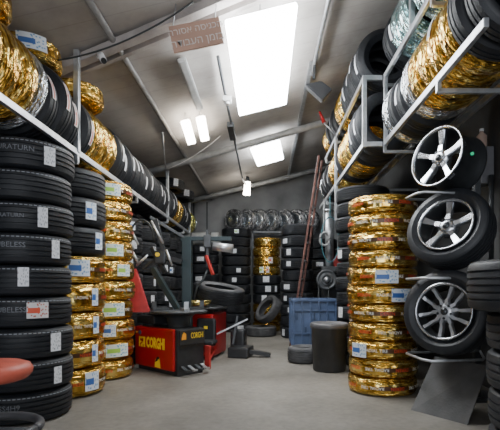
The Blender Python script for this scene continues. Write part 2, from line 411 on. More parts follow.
# --- stack beside the stool: nine wide black tyres
SW = 's_white'
def lab(mat, deg, span=.17, z0=-.05, z1=.075): return (mat, T(deg), span, z0, z1)
stack('stack behind the red stool', -1.80, 3.22, ['black']*9, .335, .19, .221,
      {8: [lab(SW, -35, .24, -.07, .06)], 6: [lab(SW, -42, .2, -.07, .07)], 5: [lab(SW, -22, .2, -.06, .07)], 4: [lab(SW, -60, .2, -.04, .09)],
       3: [lab('s_red', -45, .42, -.04, .07)], 2: [lab(SW, -25, .25, -.06, .07)], 1: [lab(SW, -22, .2, -.07, .05)], 0: []},
      'tyres stacked behind the red stool', dash=True, ng=4, jit=.014)
# tread lettering on three of them is moulded-in grey print
for o in [o for o in COL.objects if o.name.startswith('car_tyre') and o.parent is None][:9]:
    i = int(round((o.location.z-.11)/.221))
    if i in (0, 3, 5, 8): child('grey_lettering', wrap_text_mesh([('SS4H9' if i == 0 else 'DURATURN' if i == 8 else 'TUBELESS', T(-75))], .3375, .05, 'txt_g', False, .02), o)
    if i == 6: child('grey_lettering', wrap_text_mesh([('DURATURN', T(-80))], .3375, .04, 'txt_g'), o)
# --- gold / black stack behind it
stack('stack between the all-black and all-gold ones', -1.80, 3.90, ['gold']*5+['black']*3, .335, .19, [.245]*5+[.252]*3,
      {0: [lab('s_blue', -28, .42, -.07, .09)], 1: [lab('s_blue', -22, .2, -.07, .08)], 2: [lab('s_blue', -20, .2, -.07, .08)], 3: [lab('s_blue', -24, .2, -.07, .08)], 4: [lab('s_blue', -48, .55, -.06, .08)],
       6: [lab('s_blue', -30, .32, -.07, .08)], 5: [lab('s_blue', -12, .3, -.07, .08)], 7: []},
      'tyres of the mixed gold and black stack', texts=(T(-45),), jit=.008)
# --- all gold stack
stack('all-gold stack beside the red tyre changer', -1.72, 4.60, ['gold']*10, .305, .17, .204,
      {9: [lab('s_green', -52, .55, -.06, .06)], 6: [lab('s_green', -48, .6, -.06, .06)], 5: [lab('s_green', -32, .5, -.06, .06)], 3: [lab('s_green', -50, .75, -.06, .07)],
       2: [lab('s_blue', -62, .4, -.06, .06)], 1: [lab('s_green', -44, .8, -.07, .06)]},
      'gold tyres beside the tyre changer', texts=(T(-30),), jit=.018)
# --- black stacks along the same wall
for si, (x, y, n) in enumerate([(-1.84, 5.35, 8), (-1.84, 6.05, 8), (-1.80, 6.75, 8), (-1.84, 7.45, 8), (-1.78, 8.15, 8)]):
    st = {k: [lab(random.choice([SW, SW, 's_blue']), random.uniform(-50, -5), .25, -.05, .05)] for k in range(n) if random.random() < .6}
    stack(f"{ORD[si]} wall stack behind the all-gold stack", x, y, ['black']*n, .31, .18, .225, st, 'black tyres against the wall behind the tyre changer')
# --- back stacks
def rl(n, p=.6, lo=-115, hi=-65):
    return {k: [lab(SW, random.uniform(lo, hi), random.choice([.3, .42, .5]), -.045, .045)] for k in range(n) if random.random() < p}
stack('back stack behind the second tyre changer', -1.30, 9.25, ['black']*9, .31, .18, .205, rl(9), 'black tyres at the back wall')
s1 = rl(9, .85); s1[9] = []; s1[10] = [lab('s_green', -85, .3, -.03, .05)]
stack('tallest black stack at the back wall', -.62, 9.25, ['black']*11, .315, .18, .20, s1, 'black tyres in the tallest back stack')
stack('stack behind the two loose floor tyres', .04, 9.30, ['gold']*3+['black']*3+['gold']*4, .30, .17, .20,
      {2: [('s_blue', T(-105), .3, -.05, .05)], 3: [lab(SW, -100, .35)], 4: [lab(SW, -85, .4), lab(SW, -50, .2)], 5: [lab(SW, -95, .45)], 6: [lab('s_green', -110, .3), lab('s_red', -85, .2)], 7: [lab('s_red', -75, .3)]},
      'tyres of the gold and black back stack')
s5 = rl(10, .5, -150, -110); s5[7] = [lab(SW, -125, .3, -.05, .06)]; s5[0] = [lab(SW, -150, .3, -.06, .06)]
stack('black stack beside the leaning ladder', .60, 8.15, ['black']*10, .30, .17, .212, s5, 'black tyres beside the ladder', jit=.02)
stack('back wall stack behind the ladder', 1.25, 9.3, ['black']*9, .31, .18, .22, rl(9, .5), 'black tyres behind the ladder')
# --- gold stacks by the wheel display
g1 = {6: [('s_blue', T(-98), .62, -.058, .055)], 5: [('s_blue', T(-70), .62, -.058, .055)], 2: [('s_blue', T(-143), .5, -.065, .055)]}
stack('gold stack beside the alloy wheels', 1.08, 3.98, ['gold']*11, .312, .18, .160, g1, 'gold tyres beside the alloy wheels', texts=(T(-118),), jit=.012)
stack('gold stack between bin and front gold stack', 1.21, 4.66, ['gold']*10, .305, .17, .168, {8: [lab('s_blue', -160, .3)], 3: [lab(SW, -165, .2)]}, 'gold tyres behind the front gold stack', texts=(T(-150),), jit=.02)
stack('black stack rising behind both gold stacks', 1.22, 5.36, ['black']*12, .325, .19, .180, {7: [lab(SW, -165, .35, -.05, .05)], 3: [lab(SW, -160, .3)]}, 'black tyres behind the gold stacks', jit=.02, ng=5)
stack('second black stack behind the gold stacks', 1.40, 6.05, ['black']*10, .32, .19, .19, {}, 'black tyres under the two-level rack', jit=.02)
# --- corner stack near the camera
z = stack('low stack by the leaning rubber sheet', 1.52, 2.22, ['black']*4, .335, .19, .205,
          {0: [lab('s_green', -165, .25, -.08, .05)], 3: [lab(SW, -158, .25, -.06, .08)]}, 'black tyres of the low front stack', jit=.006, ng=3)
tyre('black', .34, .19, .27, lying(1.425, 2.24, z+.137), 'wide black tyre jutting out on top of the low front stack', 'black tyres of the low front stack', (), ng=5)

# ------------------------------------------------------------------ racks and the tyres on them
def roofz(x): return 3.40+.245*x
rk = thing('tyre_rack', 'long single-level galvanised tyre rack bolted along the lower side wall', 'rack', (-1.83, 5.9, 2.09))
RX, RZ = -1.61, 2.10
MB().bar((RX, 2.2, RZ), (RX, 9.85, RZ), .03, .05, .004).build('front_rail', M['galv'], rk)
MB().bar((-2.05, 2.2, RZ), (-2.05, 9.85, RZ), .03, .05, .004).build('rear_rail', M['galv'], rk)
for y in (3.68, 7.1, 9.15):
    MB().bar((RX, y, RZ), (RX, y, roofz(RX)-.03), .045, .045, .004).build('post', M['galv'], rk)
for y in (2.3, 3.68, 5.4, 7.1, 8.5, 9.4):
    MB().bar((RX+.01, y, RZ-.085), (-2.33, y, RZ-.085), .03, .03, .003).bar((RX, y, RZ-.09), (RX, y, RZ-.02), .03, .03, .003).bar((-2.05, y, RZ-.09), (-2.05, y, RZ-.02), .03, .03, .003).build('bracket', M['galv'], rk)
def rack_tyres(seq, y0, cx, cz, R, rin, phrase, group, gaps, ref):
    y = y0
    for i, (k, w, st) in enumerate(seq):
        for g in gaps:
            if y < g+.03 and y+w > g-.03: y = g+.03
        Rk = R if k != 'black' else R+random.choice([-.02, -.008, 0, .008]); sp_ = .208
        czk = cz+.026+math.sqrt(Rk*Rk-sp_*sp_)+.003
        mt = standing(cx, y+w/2, czk, random.uniform(-.03, .03), 0)
        tyre(k, Rk, rin, w*.935, mt, f"{LOOK[k]} tyre standing on {phrase}, {ORD[i]} from its {ref} end", group, st, ng=2, flat=.25)
        y += w
def up(mat, deg, span, z0, z1): return (mat, T(deg), span, z0, z1)
seq = []
def addL(k, n, w=.2, smat=None, p=1.0):
    for _ in range(n):
        st = []
        if smat and random.random() < p:
            z0 = random.uniform(-.06, .0); st = [up(smat, random.uniform(-8, 22), random.uniform(.45, .75), z0, z0+.055)]
        seq.append((k, w, st))
addL('gold', 3, .2); addL('silver', 1, .1)
addL('black', 4, .19, 's_red'); addL('gold', 3, .2); addL('black', 4, .2, 's_bar', .9); addL('black', 10, .2, 's_bar', .7)
addL('gold', 3, .2); addL('black', 4, .2, 's_bar', .6); addL('green', 2, .2); addL('silver', 1, .2)
rack_tyres(seq, 2.36, -1.83, RZ, .31, .18, 'the single-level side rack', 'tyres along the single-level rack', (3.68, 7.1, 9.15), 'camera')
# extra tyres lying on top of that row
TT = RZ+.26+.31
def toplay(k, x, y, tilt, label, st=(), R=.3, w=.19, dz=0.0):
    tyre(k, R, .17, w, lying(x, y, TT+w/2+.012+dz, 0, tilt), label, 'tyres lying on top of the rack row', st)
toplay('gold', -1.93, 2.70, (.0, -.10), 'gold wrapped tyre lying on the rack row at the photo edge')
toplay('gold', -1.93, 3.45, (.0, -.10), 'gold wrapped tyre with blue label lying on the rack row before the first post', [('s_blue', T(-50), .75, -.05, .07)], .28, .18)
toplay('gold', -1.86, 4.15, (.0, -.04), 'gold wrapped tyre lying flat on the rack row behind the first post', (), .29, .17)
toplay('black', -1.75, 7.75, (.0, .04), 'black tyre lying flat on the rack row past the second post', [lab(SW, -50, .3)])
toplay('black', -1.72, 8.62, (.0, .0), 'black tyre with white label lying flat near the far rack end', [lab(SW, -50, .4)])

# two-level rack
AX, BX, LZ, UZ = 1.17, .975, 2.35, 3.00
r2 = thing('tyre_rack', 'near two-level galvanised tyre rack above the alloy wheels', 'rack', (1.6, 3.2, 2.35))
MB().bar((AX, 2.27, LZ), (AX, 4.18, LZ), .03, .05, .004).build('lower_rail', M['galv'], r2)
MB().bar((AX+.48, 1.5, LZ), (AX+.48, 4.18, LZ), .03, .05, .004).build('lower_rail', M['galv'], r2)
MB().bar((AX, 2.2, UZ), (AX, 4.18, UZ), .03, .05, .004).build('upper_rail', M['galv'], r2)
MB().bar((AX+.48, 2.2, UZ), (AX+.48, 4.18, UZ), .03, .05, .004).build('upper_rail', M['galv'], r2)
MB().bar((AX, 4.17, LZ-.03), (AX, 4.17, UZ+.02), .035, .035, .003).build('post', M['galv'], r2)
MB().bar((AX, 3.42, UZ), (AX, 3.42, roofz(AX)-.03), .04, .04, .003).build('post', M['galv'], r2)
for z_, y_ in ((LZ, 2.9), (LZ, 4.20), (UZ, 3.0), (UZ, 4.20)):
    MB().bar((AX, y_, z_-.08), (2.08, y_, z_-.08), .03, .03, .003).bar((AX, y_, z_-.09), (AX, y_, z_-.02), .03, .03, .003).bar((AX+.48, y_, z_-.09), (AX+.48, y_, z_-.02), .03, .03, .003).build('bracket', M['galv'], r2)
r3 = thing('tyre_rack', 'far two-level galvanised tyre rack with the red-tipped rod at its end', 'rack', (1.4, 5.8, 2.35))
for z_, nm in ((LZ, 'lower_rail'), (UZ, 'upper_rail')):
    MB().bar((BX, 4.22, z_), (BX, 7.6 if z_ == LZ else 6.9, z_), .03, .05, .004).build(nm, M['galv'], r3)
    MB().bar((BX+.48, 4.22, z_), (BX+.48, 7.6 if z_ == LZ else 6.9, z_), .03, .05, .004).build(nm, M['galv'], r3)
    MB().bar((BX, 4.22, z_), (AX-.02, 4.22, z_), .035, .045, .003).build('crossbar', M['galv'], r3)
    for y_ in (5.85, 6.8): MB().bar((BX, y_, z_-.08), (2.08, y_, z_-.08), .03, .03, .003).bar((BX, y_, z_-.09), (BX, y_, z_-.02), .03, .03, .003).bar((BX+.48, y_, z_-.09), (BX+.48, y_, z_-.02), .03, .03, .003).build('bracket', M['galv'], r3)
MB().bar((BX, 4.22, LZ-.03), (BX, 4.22, UZ+.02), .04, .04, .003).build('post', M['galv'], r3)
MB().bar((BX-.01, 5.85, 1.85), (BX-.01, 5.85, UZ+.04), .035, .035, .003).build('post', M['galv'], r3)
CZ = .222
seq = []
def addR(k, n, w=.2, smat=None, p=1.0, a=(160, 195), R=None):
    for _ in range(n):
        st = []
        if smat and random.random() < p:
            z0 = random.uniform(-.06, .0); st = [up(smat, random.uniform(*a), random.uniform(.4, .7), z0, z0+.05)]
        seq.append((k, w, st))
addR('black', 2, .185, 's_bar', .5, (160, 195)); addR('gold', 4, .19, 's_bar', .5, (160, 195)); addR('silver', 1, .18); addR('black', 2, .2, 's_bar', 1, (160, 195)); addR('silver', 1, .17)
rack_tyres(seq, 2.26, AX+.24, LZ, .31, .18, 'the near rack, lower level', 'tyres on the lower level of the near rack', (), 'camera')
seq = []; addR('silver', 1, .2); addR('gold', 2, .2); addR('teal', 4, .22, 's_bar', .5, (160, 195)); addR('black', 1, .2)
rack_tyres(seq, 2.30, AX+.24, UZ, .31, .18, 'the near rack, upper level', 'tyres on the upper level of the near rack', (3.42,), 'camera')
seq = []; addR('black', 3, .2, 's_bar', 1, (160, 195)); addR('gold', 3, .2); addR('black', 1, .2, 's_bar'); addR('gold', 2, .2); addR('black', 4, .2, 's_bar', .5); addR('silver', 1, .2)
rack_tyres(seq, 4.27, BX+.24, LZ, .31, .18, 'the far rack, lower level', 'tyres on the lower level of the far rack', (5.85,), 'camera')
seq = []; addR('black', 5, .21, 's_bar', 1, (160, 195)); addR('gold', 2, .2); addR('black', 3, .2, 's_bar', .7); addR('gold', 2, .2)
rack_tyres(seq, 4.27, BX+.24, UZ, .31, .18, 'the far rack, upper level', 'tyres on the upper level of the far rack', (5.85,), 'camera')
tyre('black', .32, .18, .2, standing(1.44, 2.10, LZ+.27), 'black tyre standing beyond the open end of the near rack', 'tyres past the rack end', ())
tyre('silver', .34, .18, .2, standing(1.46, 1.86, LZ+.30), 'silver foil-wrapped tyre past the open end of the near rack', 'tyres past the rack end', ())

# foil-wrapped wheels on a back shelf
bs = thing('wall_shelf', 'dark steel shelf of wrapped wheels high on the back wall', 'shelf', (.05, 9.95, 2.2))
MB().bar((-.95, 9.8, 2.20), (1.15, 9.8, 2.20), .04, .05).build('front_rail', M['dsteel'], bs)
MB().bar((-.95, 10.25, 2.20), (1.15, 10.25, 2.20), .04, .05).build('rear_rail', M['dsteel'], bs)
for x in (-.28, .72): MB().bar((x, 9.8, 1.2 if x < 0 else 2.2), (x, 9.8, 2.22), .04, .04).build('post', M['dsteel'], bs)
for x in (-.9, .1, 1.1): MB().bar((x, 9.8, 2.16), (x, 10.38, 2.16), .03, .03).build('bracket', M['dsteel'], bs)

# ------------------------------------------------------------------ alloy wheels
def wheel_matrix(px, heading, elev):
    """local +Z = face normal. heading: degrees from -Y towards -X; elev: upward tilt"""
    h, e = T(heading), T(elev)
    n = Vector((-math.sin(h)*math.cos(e), -math.cos(h)*math.cos(e), math.sin(e)))
    u = Vector((0, 0, 1)); x = u.cross(n).normalized(); y = n.cross(x)
    R = Matrix((x, y, n)).transposed().to_4x4()
    return Matrix.Translation(px) @ R
def make_rim(root, mt, r, w, style, face_mat, barrel_mat):
    hw = w/2
    prof = [(r*.93, -hw+.01), (r, -hw), (r+.008, -hw-.004), (r+.008, -hw+.008), (r*.93, -hw+.03), (r*.90, 0), (r*.93, hw-.03), (r+.008, hw-.008), (r+.008, hw+.004), (r, hw), (r*.955, hw-.006), (r*.93, hw-.02), (r*.875, 0), (r*.90, -hw+.03)]
    MB().lathe(prof, mt, 64, True).build('barrel', barrel_mat, root)
    lip = [(r*.95, hw-.02), (r*.968, hw-.002), (r+.006, hw+.002), (r+.009, hw+.007), (r*.975, hw+.008), (r*.952, hw-.008)]
    MB().lathe(lip, mt, 64, True).build('lip', M['chrome'], root)
    hub = MB(); hub.lathe([(0.001, hw-.022), (.035, hw-.022), (.062, hw-.032), (.075, hw-.06), (.075, hw-.10), (.001, hw-.10)], mt, 32)
    hub.build('hub', face_mat, root)
    MB().lathe([(.001, hw-.012), (.024, hw-.013), (.028, hw-.024)], mt, 24).build('centre_cap', M['rimdark'], root)
    for k in range(5):
        a = 2*PI*(k+.5)/5+.3; c = Vector((.05*math.cos(a), .05*math.sin(a), 0))
        p0 = mt @ (c+Vector((0, 0, hw-.05))); p1 = mt @ (c+Vector((0, 0, hw-.020)))
        MB().cyl(p0, p1, .009, seg=8).build('lug_nut', M['rimdark'], root)
    def spoke(poly, ang, zc, zr, face):
        """poly (radius, half width); concave profile from hub to rim, ridge along the centre"""
        b = bmesh.new(); secs = []
        for i, (rr, hwid, off) in enumerate(poly):
            t = i/(len(poly)-1); z = zc+(zr-zc)*t - .010*math.sin(PI*t)
            secs.append([b.verts.new((rr, off+s, zz)) for s, zz in ((-hwid, z-.008), (-hwid*.75, z+.002), (hwid*.75, z+.002), (hwid, z-.008), (hwid*.8, z-.045), (-hwid*.8, z-.045))])
        for A, B in zip(secs, secs[1:]):
            for k in range(6): b.faces.new((A[k], A[(k+1) % 6], B[(k+1) % 6], B[k])).smooth = False
        b.faces.new(secs[0]); b.faces.new(secs[-1][::-1]); bmesh.ops.recalc_face_normals(b, faces=b.faces)
        bmesh.ops.transform(b, matrix=mt @ Matrix.Rotation(ang, 4, 'Z'), verts=b.verts)
        mb = MB(); mb._merge(b); return mb
    if style == 'five':
        for k in range(5):
            a = 2*PI*k/5+.3
            spoke([(.055, .026, 0), (.10, .021, 0), (r*.6, .023, 0), (r*.935, .032, 0)], a, hw-.03, hw-.014, face_mat).build('spoke', face_mat, root)
    else:
        for k in range(5):
            a = 2*PI*k/5+.45
            for s in (-1, 1):
                sp = spoke([(.05, .017, s*.014), (.09, .015, s*.022), (r*.5, .014, s*.036), (r*.75, .016, s*.058), (r*.93, .020, s*.078)], a, hw-.025, hw-.016, face_mat)
                sp.build('spoke', face_mat, root)
def tyre_part(root, mt, R, rin, w):
    me = black_mesh(R, rin, w, False, 4).copy(); me.transform(WM[root.name].inverted() @ mt)
    o = bpy.data.objects.new('tyre', me); COL.objects.link(o); o.parent = root; return o
def disp_wheel(label, c, heading, elev, r, style, fm, bm_, R=None, w=.2):
    root = thing('alloy_wheel', label, 'wheel', c, 0, None); mt = wheel_matrix(c, heading, elev)
    make_rim(root, mt, r, w, style, fm, bm_)
    if R: tyre_part(root, mt, R, r+.004, w+.02)
    return root
W1 = disp_wheel('bare polished five-spoke alloy rim without tyre, topmost on the display stand', (1.43, 3.36, 1.93), 61, 9, .228, 'five', M['chrome'], M['rimdark'], None, .27)
MB().cyl((1.512, 3.15, 1.925), (1.517, 3.138, 1.925), .012, seg=12).build('green_sticker', M['green_glow'], W1)
disp_wheel('alloy wheel with five wide spokes and black tyre, middle of the display stand', (1.42, 3.30, 1.39), 46, 20, .205, 'five', M['chrome'], M['rimdark'], .315, .2)
disp_wheel('silver multi-spoke alloy wheel with black tyre, lowest on the display stand', (1.37, 3.22, .758), 44, 9, .205, 'multi', M['alloy'], M['rimdark'], .318, .19)
# stand with three tiers
st = thing('wheel_stand', 'dark steel stand with three silver bars carrying the alloy wheels', 'stand', (1.62, 3.45, 0))
MB().bar((1.78, 3.62, 0), (1.78, 3.62, 2.0), .05, .05).build('post', M['dsteel'], st)
MB().box((1.82, 3.68, .015), (.32, .32, .03), None, .005).build('foot', M['dsteel'], st)
for z_, y_ in ((1.665, 3.15), (1.015, 3.05), (.415, 3.02)):
    sh = MB(); sh.tube([(1.80, 3.60, z_), (1.16, 3.50, z_), (1.14, 3.46, z_), (1.16, y_+.14, z_), (1.20, y_+.08, z_), (1.60, y_+.14, z_), (1.64, y_+.2, z_), (1.80, 3.60, z_)], .010)
    sh.build('support_bar', M['galv'], st)
# grey rubber sheet leaning below
pts = [(1.127, 3.32, 0), (1.393, 2.96, 0), (1.60, 3.08, .385), (1.38, 3.50, .385)]
b = bmesh.new(); P3 = [Vector(p) for p in pts]; nrm = (P3[1]-P3[0]).cross(P3[3]-P3[0]).normalized()*.008
lo = [b.verts.new(p) for p in P3]; hi = [b.verts.new(p-nrm) for p in P3]
b.faces.new(lo); b.faces.new(hi[::-1])
for i in range(4): b.faces.new((lo[i], hi[i], hi[(i+1) % 4], lo[(i+1) % 4]))
bmesh.ops.recalc_face_normals(b, faces=b.faces); mb = MB(); mb._merge(b)
tag(mb.build('rubber_sheet', M['board']), 'plain dark grey sheet leaning under the lowest alloy wheel', 'sheet')

# wrapped wheels on the back shelf
for i in range(7):
    x = -.72+i*.29; c = (x, 10.02, 2.225+.275)
    rt = thing('cling_wrapped_wheel', f"wheel in clear wrap standing on the back wall shelf, {ORD[i]} from the curtain-side end".replace('curtain-side', 'rolled tarpaulin'), 'wheel', c, 0, 'wrapped wheels on the back shelf')
    mt = wheel_matrix(c, 38, 0)
    fm = foil_mesh(.27, .17, .155, 'clear', i % 3).copy(); fm.transform(WM[rt.name].inverted() @ mt)
    o = bpy.data.objects.new('tyre', fm); COL.objects.link(o); o.parent = rt
    MB().lathe([(.001, .04), (.05, .045), (.10, .065), (.165, .082), (.175, .075), (.17, -.04), (.001, -.04)], mt, 40).build('hub_cover', M['silver'], rt)

# ------------------------------------------------------------------ loose tyres at the back
tyre('black', .31, .185, .19, lying(-.085, 8.42, .097, 0), 'dusty tyre lying flat on the floor before the gold back stack', None, (), old=True)
mt = wheel_matrix((.06, 8.60, .50), 58, 33)
tyre('black', .30, .19, .19, mt, 'dusty tyre propped on edge on the flat loose tyre at the back', None, (), old=True)
tyre('black', .215, .11, .20, lying(.50, 5.46, .102), 'small dusty tyre lying on the floor between blue crate and dark bin', None, (), old=True)

# ------------------------------------------------------------------ tyre changers
def changer(root_name, label, loc, rz, main=True):
    rt = thing(root_name, label, 'tyre changer', loc, rz)
    W = WM[rt.name]
    L = lambda x, y, z: W @ Vector((x, y, z))
    R3 = W.to_3x3()
    def bx(mb, c, s, bev=0.0, R=None):
        return mb.box(L(*c), s, R3 if R is None else R3 @ R, bev)
    return rt, W, L, R3, bx
rz = math.atan2(-.67, .74)
rt, W, L, R3, bx = changer('tyre_changer', 'red tyre changer with yellow lettering and round steel turntable in front of the gold stack', (-1.035, 4.98, 0), rz)
bx(MB(), (0, -.08, .28), (.78, .36, .44), .02).build('body', M['blackm'], rt)
bx(MB(), (-.02, -.268, .275), (.74, .05, .45), .022).build('front_panel', M['red'], rt)
bx(MB(), (0, -.08, .035), (.76, .34, .07), .005).build('base', M['black'], rt)
# lettering on the red panel: local plane, x to the right along the panel, z up
PM = W @ Matrix.Translation((0, -.2945, 0)) @ Matrix.Rotation(PI/2, 4, 'X')
mb = MB(); text_into(mb, 'CORGHI', .125, PM @ Matrix.Translation((.03, .325, 0)) @ Matrix.Diagonal((.74, 1.25, 1, 1)), .006)
mb.build('yellow_lettering', M['yellow'], rt)
lg = MB()
for poly in ([(-.25, .27), (-.228, .27), (-.228, .315), (-.20, .315), (-.20, .335), (-.228, .335), (-.228, .362), (-.185, .362), (-.185, .385), (-.25, .385)],
             [(-.178, .27), (-.16, .27), (-.16, .30), (-.145, .30), (-.145, .27), (-.125, .27), (-.125, .385), (-.18, .385), (-.18, .365), (-.16, .365), (-.16, .33), (-.178, .33)],
             [(-.215, .27), (-.19, .27), (-.183, .31), (-.205, .30)]):
    lg.prism(poly, 0, .002, PM)
lg.bm.verts.ensure_lookup_table(); bmesh.ops.translate(lg.bm, vec=R3 @ Vector((-.045, 0, 0)), verts=lg.bm.verts); lg.build('logo', M['yellow'], rt)
mb = MB(); mb.prism([(.02, .07), (.13, .065), (.115, .17), (.06, .175), (.035, .15)], 0, .002, PM); mb.build('warning_sticker', M['yellow'], rt)
mb = MB(); mb.prism([(.03, .125), (.05, .16), (.07, .185), (.10, .19), (.115, .16), (.09, .165), (.075, .14)], .0022, .004, PM); mb.build('warning_symbol', M['black'], rt)
MB().cyl(PM @ Vector((-.275, .43, 0)), PM @ Vector((-.275, .43, .006)), .026, seg=20).build('round_badge', M['blue'], rt)
MB().cyl(PM @ Vector((-.345, .43, 0)), PM @ Vector((-.345, .43, .005)), .010, seg=12).build('yellow_dot', M['yellow'], rt)
# black end panel with small lettering, dark recess with pedals
bx(MB(), (.40, -.08, .41), (.03, .34, .16), .008).build('end_panel', M['black'], rt)
EM = W @ Matrix.Translation((.418, 0, 0)) @ Matrix.Rotation(PI/2, 4, 'Z') @ Matrix.Rotation(PI/2, 4, 'X')
mb = MB(); text_into(mb, 'CORGHI', .075, EM @ Matrix.Translation((-.02, .425, 0)) @ Matrix.Diagonal((.6, 1.2, 1, 1))); mb.build('yellow_lettering', M['yellow'], rt)
mb = MB(); mb.prism([(-.23, .39), (-.17, .39), (-.17, .45), (-.20, .47), (-.22, .44)], 0, .002, EM); mb.build('orange_sticker', plain('orange_print', (.85, .35, .02), .5), rt)
for i, yy in enumerate((-.20, -.11, -.02, .06)):
    p = MB(); p.bar(L(.34, yy, .12), L(.49, yy, .06), .04, .012); p.bar(L(.49, yy-.025, .065), L(.49, yy+.03, .065), .03, .02)
    p.build('pedal', M['galv'] if i % 2 else M['dsteel'], rt)
bx(MB(), (.43, .12, .17), (.08, .03, .26), .008).build('side_guard', M['dred'], rt)
# turntable
tc = Vector((-.99, 4.93, 0))
MB().lathe([(.12, .45), (.13, .56), (.20, .615), (.31, .625), (.325, .635), (.325, .65), (.30, .655), (.08, .66), (.001, .66)], Matrix.Translation(tc+Vector((0, 0, .03))), 40).build('turntable', M['dsteel'], rt)
for k in range(4):
    a = k*PI/2+.5; d = Vector((math.cos(a), math.sin(a), 0)); mb = MB()
    mb.bar(tc+d*.12+Vector((0, 0, .702)), tc+d*.30+Vector((0, 0, .702)), .06, .03); mb.bar(tc+d*.28+Vector((0, 0, .71)), tc+d*.28+Vector((0, 0, .79)), .05, .03)
    mb.build('clamp_jaw', M['galv'] if k % 2 else M['dsteel'], rt)
# column, arm, mounting head
cxp, cyp = -.98, 5.42
MB().box((cxp, cyp, .82), (.12, .13, 1.5), None, .01).build('column', M['teal_paint'], rt)
MB().box((cxp-.03, cyp-.12, .17), (.20, .30, .30), None, .01).build('column_foot', M['blackm'], rt)
am = MB(); am.bar((cxp-.08, cyp-.02, 1.555), (-.42, cyp-.02, 1.555), .07, .05); am.build('horizontal_arm', M['teal_paint'], rt)
MB().bar((cxp-.02, cyp-.03, 1.56), (cxp-.42, cyp-.2, 1.80), .04, .035).build('brace_arm', M['dsteel'], rt)
sh = MB(); sh.bar((-.72, cyp-.04, 1.66), (-.72, cyp-.04, 1.20), .035, .035); sh.box((-.72, cyp-.04, 1.52), (.09, .09, .16), None, .01); sh.build('mounting_shaft', M['dsteel'], rt)
MB().cyl((-.65, cyp-.04, 1.46), (-.40, cyp-.04, 1.43), .055, seg=20).build('air_cylinder', M['alloy'], rt)
MB().bar((-.73, cyp-.08, 1.34), (-.64, cyp-.12, 1.10), .04, .03).build('red_handle', M['dred'], rt)
MB().tube([(-.70, cyp-.06, 1.2), (-.76, cyp-.1, 1.05), (-.84, cyp-.1, .95), (-.88, cyp-.12, .80)], .014).build('air_hose', M['cable'], rt)
# swinging helper arm in teal, with black linkages and steel rollers
MB().bar((-1.32, 5.06, 1.17), (-.99, 4.99, .66), .075, .06).build('helper_arm', M['teal_paint'], rt)
hp = MB(); hp.bar((-1.35, 5.14, 1.42), (-1.18, 5.08, 1.12), .05, .05); hp.bar((-1.18, 5.1, 1.30), (-.98, 5.08, 1.25), .06, .05); hp.bar((-1.45, 5.1, 1.16), (-1.2, 5.08, 1.36), .035, .03)
hp.box((-1.24, 5.1, 1.30), (.14, .10, .16), None, .02); hp.bar((-1.2, 5.1, 1.36), (-1.30, 5.1, 1.75), .05, .05); hp.build('helper_linkage', M['blackm'], rt)
for a_, b_ in (((-1.33, 5.02, 1.72), (-1.19, 5.02, 1.46)), ((-1.55, 4.99, 1.60), (-1.47, 4.99, 1.44)), ((-1.49, 4.99, 1.20), (-1.36, 4.99, 1.32)), ((-1.62, 4.98, 1.58), (-1.52, 4.98, 1.38)), ((-1.53, 4.97, 1.36), (-1.47, 4.97, 1.23)), ((-1.15, 5.0, 1.38), (-1.08, 5.0, 1.2))):
    MB().cyl(a_, b_, .014, seg=10).build('steel_rod', M['galv'], rt)
MB().cyl((-1.26, 5.02, 1.33), (-1.26, 5.05, 1.33), .025, seg=16).build('yellow_knob', M['yellow'], rt)
hs = []
for k in range(25):
    a = k/24*PI*1.6; hs.append((-1.45+.14*math.cos(a), 5.06, 1.50+.24*math.sin(a)))
MB().tube(hs, .012).build('air_hose', M['cable'], rt)
# bead breaker: red slanted arm and black pad at the side
rb = MB(); rb.prism([(-.02, 0), (.18, 0), (.02, .50), (-.10, .50)], 0, .05, Matrix.Translation((-1.50, 4.97, .66)) @ Matrix.Rotation(PI/2, 4, 'X') @ Matrix.Diagonal((1, 1, 1, 1)), .006)
rb.build('bead_breaker_arm', M['dred2'], rt)
bb = MB(); bb.box(L(-.28, -.08, .57), (.36, .30, .10), R3, .02); bb.bar(L(-.36, -.1, .6), L(-.05, -.12, .66), .10, .05); bb.build('bead_breaker_pad', M['black'], rt)

# second changer further back
rt, W, L, R3, bx = changer('tyre_changer', 'second red tyre changer further back with a big black tyre on its table', (-.76, 5.98, 0), T(-12))
bx(MB(), (-.04, 0, .31), (.36, .60, .56), .02).build('body', M['red'], rt)
bx(MB(), (.06, -.325, .36), (.26, .05, .36), .03).build('pedal_cover', M['black'], rt)
bx(MB(), (.06, -.40, .24), (.30, .20, .05), .02).build('foot_board', M['dsteel'], rt)
for yy in (-.12, 0, .12): MB().bar(L(.04+yy, -.3, .13), L(.04+yy, -.50, .05), .05, .015).build('pedal', M['dred'], rt)
bx(MB(), (.06, -.355, .42), (.05, .005, .04)).build('orange_sticker', M['yellow'], rt)
MB().lathe([(.10, .59), (.12, .64), (.28, .65), (.30, .66), (.30, .68), (.001, .69)], Matrix.Translation(L(-.05, -.05, 0)), 36).build('turntable', M['dsteel'], rt)
MB().bar(L(.16, -.2, .32), L(.56, -.1, .52), .022, .022).build('lever', M['galv'], rt)
MB().bar(L(.36, -.12, .18), L(.42, -.1, .56), .03, .03).build('lever', M['dsteel'], rt)
pb = MB(); pb.box(L(.44, .0, .07), (.28, .36, .14), R3, .02); pb.box(L(.36, .18, .20), (.2, .2, .30), R3, .03); pb.bar(L(.42, -.05, .1), L(.85, .02, .03), .10, .05); pb.build('bead_breaker', M['black'], rt)
mt = Matrix.Translation((-.66, 6.12, .865)) @ Matrix.Rotation(T(10), 4, 'Y') @ Matrix.Rotation(T(8), 4, 'X')
tyre('black', .37, .21, .22, mt, 'big black tyre lying tilted on the second tyre changer', None, ())
rm = thing('gold_rim', 'shiny gold-tinted rim lying on the second changer before the tilted tyre', 'rim', (-.87, 5.72, .69))
